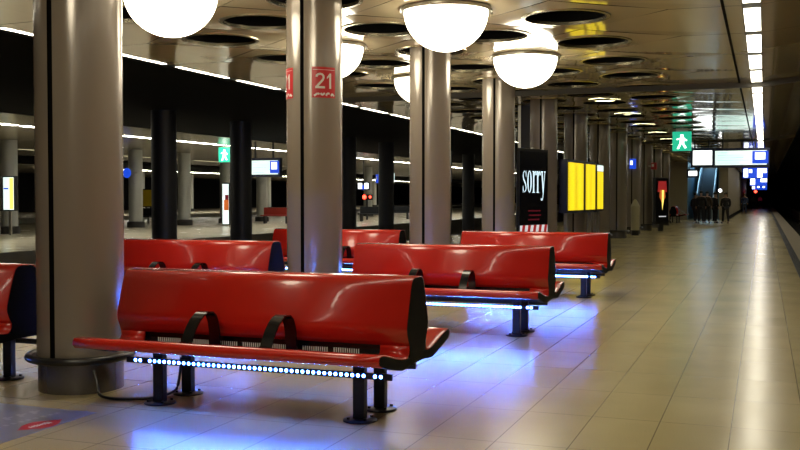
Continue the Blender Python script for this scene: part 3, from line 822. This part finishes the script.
# exit sign
def exit_sign(u, zc, z0, z1, label):
    x, y = uv(u, zc); r = empty('exit_sign', (x, y, z0), 0, label, 'exit sign'); h = z1 - z0; w = .62
    MB().b2((-w / 2, 0, 0), (w / 2, .12, h)).build('box', M['green_lit'], r, bevel=.01)
    mb = MB()       # white running figure
    mb.poly_xz([(-.07, h * .36), (.07, h * .36), (.09, h * .68), (-.06, h * .68)], -.006); mb.poly_xz([(-.05, h * .7), (.05, h * .7), (.05, h * .84), (-.05, h * .84)], -.006)
    mb.poly_xz([(-.16, h * .1), (-.09, h * .1), (.0, h * .4), (-.07, h * .4)], -.007); mb.poly_xz([(.1, h * .12), (.16, h * .16), (.06, h * .4), (0, h * .38)], -.007); mb.poly_xz([(.06, h * .55), (.17, h * .5), (.17, h * .57), (.06, h * .66)], -.007); mb.poly_xz([(-.17, h * .56), (-.05, h * .6), (-.05, h * .67), (-.17, h * .62)], -.007)
    mb.build('running_figure', M['white_lit'], r)
    MB().b2((-.2, .05, h), (.2, .07, CEIL - z0 - .01)).build('hanger', M['steel'], r)
exit_sign(681.2, 33, 3.07, 3.72, 'green lit exit sign with a white running figure, hanging left of the clock')
exit_sign(224.5, 44, 3.08, 3.75, 'green lit exit sign on the opposite platform beside a black column')

# ------------------------------------------------------------------ escalator and enclosure
YE = 66.5
mb = MB()
mb.b2((-2.75, YE, 0), (-2.2, 140, CEIL)); mb.b2((-7.8, YE, 0), (-4.75, YE + 40, CEIL)); mb.b2((-4.75, YE + 14, 0), (-2.75, YE + 14.3, CEIL))
struct(mb.build('wall_enclosure', M['enclosure']))
mb = MB(); mb.b2((-2.2, YE + .1, 0), (-2.17, 140, .25)); struct(mb.build('baseboard_enclosure', M['void']))
mb = MB(); mb.b2((-4.75, YE, 0), (-4.72, YE + 14, CEIL)); mb.b2((-2.78, YE, 0), (-2.75, YE + 14, CEIL)); mb.b2((-4.72, YE + 13.9, 0), (-2.78, YE + 14, CEIL)); struct(mb.build('wall_escalator', M['bluewall']))
e = empty('escalator', (-3.78, YE + .6, 0), 0, 'escalator rising away between blue-lit walls behind the group of people', 'escalator')
mb = MB(); nst = 22
for k in range(nst): mb.b2((-.5, 1 + k * .4, 0), (.5, 1.42 + k * .4, .02 + k * .19))
o = mb.build('steps', M['stair'], e)
for s in (-1, 1):
    sl = .19 / .4
    poly = [(0, 0), (1, 0), (1 + nst * .4, nst * .19), (1 + nst * .4, nst * .19 + .9), (1, .95), (0, .95)]
    MB().prism_x(poly, s * .55 - .03, s * .55 + .03).build('balustrade', M['esc'], e)
    MB().tube([(s * .55, -.05, .9), (s * .55, 0, .99), (s * .55, 1, .99), (s * .55, 1 + nst * .4, nst * .19 + .94)], .05, 8).build('handrail', M['white'], e, smooth=True)
tag(MB().b2((-4.0, YE + 4, CEIL - .06), (-3.5, YE + 9, CEIL - .01)).build('ceiling_light', mat('lit_cool_tube', (.9, .9, .9), .3, emit=(.35, .68, 1.), strength=7.)), 'cool blue-white ceiling light above the escalator', 'ceiling light')
r = empty('signal_lamp', (-1.0, 128, 0), 0, 'red glowing signal lamp far down the platform below the blue signs', 'signal lamp')
MB().lathe([(.05, 0), (.05, 2.0)], 10).build('post', M['black'], r); MB().box((0, 0, 2.17), (.5, .2, .5)).build('housing', M['black'], r); MB().lathe([(0, .12), (.13, .1), (.17, 0)], 12, (0, 0, 0)).build('lens', M['redlamp'], r, loc=(0, -.1, 2.17)).rotation_euler = (PI / 2, 0, 0)
x, y = uv(717.6, 60)
r = empty('wall_lamp', (x, YE - .001, 1.92), 0, 'small round white lamp glowing on the enclosure wall above the people', 'lamp')
MB().lathe([(0, .08), (.08, .06), (.11, 0)], 16).build('globe', M['white_lamp'], r, smooth=True).rotation_euler = (PI / 2, 0, 0)
MB().lathe([(.11, 0), (.13, 0), (.13, .03), (.11, .03)], 16).build('ring', M['steel'], r, smooth=True).rotation_euler = (PI / 2, 0, 0)

# ------------------------------------------------------------------ opposite platform bits
def vert(v, zc): return H + (197 - v) / 970 * zc
board(248, 281, 41.5, vert(177, 41.5), vert(158, 41.5), 'lit departure board with a blue numbered panel hanging over the opposite platform', num='1')
def lightbox(u0, u1, v0, v1, zc, m, label, name='poster_case', cat='poster case', stripe=None, legs=True, group=None):
    xc, y = uv((u0 + u1) / 2, zc); w = (u1 - u0) / 970 * zc / .936; z1, z0 = vert(v0, zc), max(vert(v1, zc), .05)
    r = empty(name, (xc, y, 0), 0, label, cat, group)
    MB().b2((-w / 2, 0, z0), (w / 2, .18, z1)).build('case', M['black'], r)
    MB().b2((-w / 2 + .04, -.01, z0 + .05), (w / 2 - .04, 0, z1 - .05)).build('poster', m, r)
    for k, (a, b_, c, d, mm) in enumerate(stripe or []):
        MB().b2((-w / 2 + a * w, -.016, z0 + b_ * (z1 - z0)), (-w / 2 + c * w, -.01, z0 + d * (z1 - z0))).build('picture', mm, r)
    if legs and z0 > .1: MB().b2((-.05, .05, 0), (.05, .12, z0)).build('leg', M['steel'], r)
lightbox(221.5, 229.5, 183, 225, 50, M['white_lit2'], 'bright narrow poster case standing on the opposite platform beside a black column', stripe=[(.3, .35, .9, .6, M['flame_o']), (.45, .6, .9, .72, M['poster_redtext'])])
lightbox(1.5, 15.5, 176, 211, 38, M['white_lit2'], 'pale lit poster case on the opposite platform at the left edge', stripe=[(.6, .06, .9, .94, M['flame_y']), (.1, .62, .5, .66, M['blue_lit'])])
lightbox(-7, .8, 177, 211, 38.5, M['yellow_lit'], 'yellow lit case at the left edge beside the pale poster case', group=None)
lightbox(142, 153, 189, 207, 55, M['yellow'], 'yellow board standing on the opposite platform behind the first black column', name='notice_board', cat='notice board')
x, y = uv(127, 46.2)
r = empty('round_sign', (x, y, vert(173, 46.2)), 0, 'round blue lit sign on the opposite platform beside the nearest column', 'sign')
MB().lathe([(0, .07), (.2, .06), (.24, 0), (0, 0)], 20).build('disc', M['blue_lit'], r, smooth=True).rotation_euler = (PI / 2, 0, 0)
MB().b2((.0, .0, -.02), (.6, .04, .02)).build('bracket', M['steel'], r)
x, y = uv(363, 62)
r = empty('information_screen', (x, y, vert(190, 62)), 0, 'pair of small blue and white lit screens between the 21 column and a black column', 'screen')
MB().b2((-.4, 0, 0), (.4, .15, .5)).build('housing', M['frame'], r); MB().b2((-.34, -.01, .08), (-.08, 0, .44)).build('screen', M['white_lit'], r); MB().b2((.1, -.01, .08), (.36, 0, .44)).build('screen', M['white_lit'], r); MB().b2((-.08, -.01, .03), (.1, 0, .3)).build('blue_field', M['blue_lit'], r)
hang_rods(r, (0,), CEIL - vert(190, 62), .5)
x, y = uv(367, 64)
r = empty('signal_lamp', (x, y, 0), 0, 'red glowing lamp on a post below the small blue and white screens', 'signal lamp')
MB().lathe([(.06, 0), (.06, vert(199, 64))], 10).build('post', M['black'], r); MB().b2((-.3, 0, vert(200, 64)), (.35, .15, vert(194.5, 64))).build('housing', M['black'], r)
for a, b_ in ((-.2, .14), (.22, .08)): MB().lathe([(0, .06), (b_ * .7, .04), (b_, 0)], 12).build('lens', M['redlamp'], r, loc=(a, 0, vert(197, 64))).rotation_euler = (PI / 2, 0, 0)
flag(377, 52, vert(183, 52), vert(174.5, 52), .16, M['blue_lit'], M['white'], 'narrow blue flag sign beside the black column right of the 21 column')
flag(392.5, 52, vert(182.5, 52), vert(173, 52), .16, M['white_lit2'], M['blue_lit'], 'narrow white flag sign beside the black column right of the 21 column')
# low benches on opposite platform
def low_bench(u, zc, label, m):
    x, y = uv(u, zc); r = empty('low_bench', (x, y, 0), 0, label, 'bench', 'benches on the opposite platform')
    MB().b2((-.9, -.22, .42), (.9, .22, .48)).build('seat', m, r, bevel=.01); MB().b2((-.9, .2, .48), (.9, .25, .9)).build('backrest', m, r, bevel=.01)
    for s in (-1, 1): MB().b2((s * .7 - .04, -.15, 0), (s * .7 + .04, .15, .42)).build('leg', M['black'], r)
low_bench(276, 55, 'dark red bench on the opposite platform behind the departure board', mat('dull_red', (.3, .03, .02), .4))
low_bench(372, 60, 'dark bench on the opposite platform below the red lamp', M['leg'])
low_bench(398, 66, 'dark bench on the opposite platform right of the red lamp', M['leg'])
low_bench(150, 52, 'dark bench on the opposite platform below the yellow board', M['leg'])

# ------------------------------------------------------------------ people
def skin_mesh(verts, edges, name, material, parent, root=0, sub=1):
    me = bpy.data.meshes.new(name); me.from_pydata([v[:3] for v in verts], edges, [])
    o = bpy.data.objects.new(name + '_tmp', me); C.objects.link(o)
    md = o.modifiers.new('s', 'SKIN'); md.use_smooth_shade = True
    for i, v in enumerate(verts):
        d = me.skin_vertices[0].data[i]; d.radius = (v[3], v[4] if len(v) > 4 else v[3]); d.use_root = (i == root)
    md2 = o.modifiers.new('u', 'SUBSURF'); md2.levels = sub; md2.render_levels = sub
    bpy.context.view_layer.update()
    dg = bpy.context.evaluated_depsgraph_get(); m2 = bpy.data.meshes.new_from_object(o.evaluated_get(dg)); m2.name = name
    bpy.data.objects.remove(o)
    m2.materials.clear(); m2.materials.append(material)
    q = bpy.data.objects.new(name, m2); C.objects.link(q); q.parent = parent
    return q
def person(u, zc, face, coat, legsm, label, ht=1.74, arm=0., stride=.0, long=False, bag=None):
    x, y = uv(u, zc)
    r = empty('person', (x, y, 0), face, label, 'person', 'people waiting by the escalator'); k = ht / 1.74
    sp = stride
    J = dict(pel=(0, 0, .95), wai=(0, .0, 1.1), che=(0, .01, 1.30), nek=(0, .015, 1.47), hd0=(0, -.005, 1.56), hd1=(0, -.015, 1.645), hd2=(0, .0, 1.70))
    V = []; E = []; idx = {}
    def add(n, p, rad, par=None, r2=None):
        idx[n] = len(V); V.append((p[0] * k, p[1] * k, p[2] * k, rad * k, (r2 or rad) * k))
        if par: E.append((idx[par], idx[n]))
    add('pel', J['pel'], .145, r2=.11); add('wai', J['wai'], .13, 'pel', .10); add('che', J['che'], .155, 'wai', .11); add('sh', (0, .01, 1.42), .10, 'che', .08); add('nek', J['nek'], .055, 'sh'); add('hd0', J['hd0'], .07, 'nek', .08); add('hd1', J['hd1'], .075, 'hd0', .09); add('hd2', J['hd2'], .05, 'hd1', .06)
    add('nose', (0, -.105, 1.60), .012, 'hd0')
    for s in (-1, 1):
        n = 'LR'[s > 0]; st = sp * s
        add('hip' + n, (s * .10, 0, .88), .085, 'pel'); add('kne' + n, (s * .105, -.02 - st * .5, .49), .058, 'hip' + n); add('ank' + n, (s * .11, .02 - st, .09), .042, 'kne' + n); add('toe' + n, (s * .125, -.13 - st, .035), .035, 'ank' + n)
        ab = arm if s > 0 else arm * .3
        add('sho' + n, (s * .185, .015, 1.40), .062, 'sh'); add('elb' + n, (s * .245, .04 - ab * .1, 1.13), .045, 'sho' + n); add('wri' + n, (s * (.25 - ab * .12), -.03 - ab * .22, .90 + ab * .24), .03, 'elb' + n)
        add('pal' + n, (s * (.25 - ab * .14), -.05 - ab * .27, .845 + ab * .25), .027, 'wri' + n, .02)
        px, py, pz = s * (.25 - ab * .14), -.05 - ab * .27, .845 + ab * .25
        for f, L in enumerate((.07, .08, .075, .06)):
            add(f'f{f}{n}', (px + s * .004, py - .03 + f * .02, pz - .045), .0085, 'pal' + n); add(f'g{f}{n}', (px - s * .008, py - .034 + f * .02, pz - .045 - L * .55), .0075, f'f{f}{n}')
        add('th' + n, (px - s * .012, py - .04, pz - .005), .0095, 'pal' + n); add('ti' + n, (px - s * .02, py - .055, pz - .035), .008, 'th' + n)
    body = skin_mesh(V, E, 'body', M['skin'], r)
    def sub(names, chain, grow, name, m):
        ii = {}; vv = []; ee = []
        for n in names: ii[n] = len(vv); v = V[idx[n]]; vv.append((*v[:3], v[3] + grow, v[4] + grow))
        for a, b_ in chain: ee.append((ii[a], ii[b_]))
        return skin_mesh(vv, ee, name, m, r)
    nm = ['pel', 'wai', 'che', 'sh'] + [a + b_ for b_ in 'LR' for a in ('sho', 'elb', 'wri')]
    ch = [('pel', 'wai'), ('wai', 'che'), ('che', 'sh')] + [c for b_ in 'LR' for c in (('sh', 'sho' + b_), ('sho' + b_, 'elb' + b_), ('elb' + b_, 'wri' + b_))]
    if True:
        nm += ['hipL', 'hipR']; ch += [('pel', 'hipL'), ('pel', 'hipR')]
    sub(nm, ch, .034, 'coat', coat)
    nm = ['pel'] + [a + b_ for b_ in 'LR' for a in ('hip', 'kne', 'ank')]
    ch = [c for b_ in 'LR' for c in (('pel', 'hip' + b_), ('hip' + b_, 'kne' + b_), ('kne' + b_, 'ank' + b_))]
    sub(nm, ch, .022, 'trousers', legsm)
    for b_ in 'LR': sub(['ank' + b_, 'toe' + b_], [('ank' + b_, 'toe' + b_)], .012, 'shoe', M['shoe'])
    mb = MB(); cx_, cy_, cz_ = 0, .015 * k, 1.665 * k
    pr = [(.098 * math.sin(t), .105 * math.cos(t)) for t in [PI * i / 10 * .62 for i in range(0, 11)]]
    mb.lathe([(max(a, .001), b_) for a, b_ in pr], 16, (cx_, cy_, cz_)); mb.build('hair', M['hair'], r, smooth=True)
    for s in (-1, 1): MB().lathe([(.001, .012), (.011, .006), (.013, -.006), (.001, -.012)], 8, (s * .032 * k, -.098 * k, 1.635 * k)).build('eye', M['void'], r, smooth=True)
    return r
person(695.5, 56.0, 2.6, M['coat_black'], M['trousers'], 'person in a dark coat at the left end of the group, nearest the columns', 1.72, stride=.16)
person(701.0, 55.0, 3.3, M['coat_black'], M['trousers'], 'tall person in black standing close beside the leftmost one, back turned', 1.84)
person(707.0, 55.3, 2.9, M['coat_brown'], M['trousers'], 'person in a brown-black coat in the middle of the group', 1.82, arm=.6)
person(715.0, 55.6, 2.2, M['coat_black'], M['trousers'], 'person in a black coat right of the middle, under the small white lamp', 1.76, arm=.4, long=True)
person(725.5, 54.6, 3.6, M['coat_black'], M['trousers'], 'person in black walking at the right end of the group', 1.76, arm=.3, stride=.14)
person(744.5, 84, 3.1, M['coat_navy'], M['jeans'], 'person in a navy coat standing alone beyond the group, along the enclosure wall', 1.78)
person(753.5, 112, 3.1, M['coat_pale'], M['jeans'], 'tiny distant person in a pale jacket past the navy one', 1.72)
person(760, 150, 3.0, M['poster_redtext'], M['trousers'], 'tiny distant person in a dull red coat at the far end of the platform', 1.72)

# ------------------------------------------------------------------ world, camera, view
w = bpy.data.worlds.new('world'); bpy.context.scene.world = w; w.use_nodes = True
w.node_tree.nodes['Background'].inputs[0].default_value = (.01, .01, .012, 1); w.node_tree.nodes['Background'].inputs[1].default_value = .3
cam = bpy.data.cameras.new('camera'); co = bpy.data.objects.new('camera', cam); C.objects.link(co)
co.location = (0, 0, H)
th = math.atan(364 / 970); ph = math.atan(28 / 970)
co.rotation_euler = (PI / 2 - ph, 0, th)
cam.sensor_width = 36; cam.lens = 970 / 800 * 36; cam.clip_end = 600
sc = bpy.context.scene; sc.camera = co
sc.view_settings.view_transform = 'Standard'; sc.view_settings.look = 'None'; sc.view_settings.gamma = 1; sc.view_settings.use_curve_mapping = False
sc.view_settings.exposure = .28
sc.cycles.use_denoising = True
sc.cycles.max_bounces = 8; sc.cycles.glossy_bounces = 5; sc.cycles.sample_clamp_indirect = 6; sc.cycles.caustics_reflective = False; sc.cycles.caustics_refractive = False
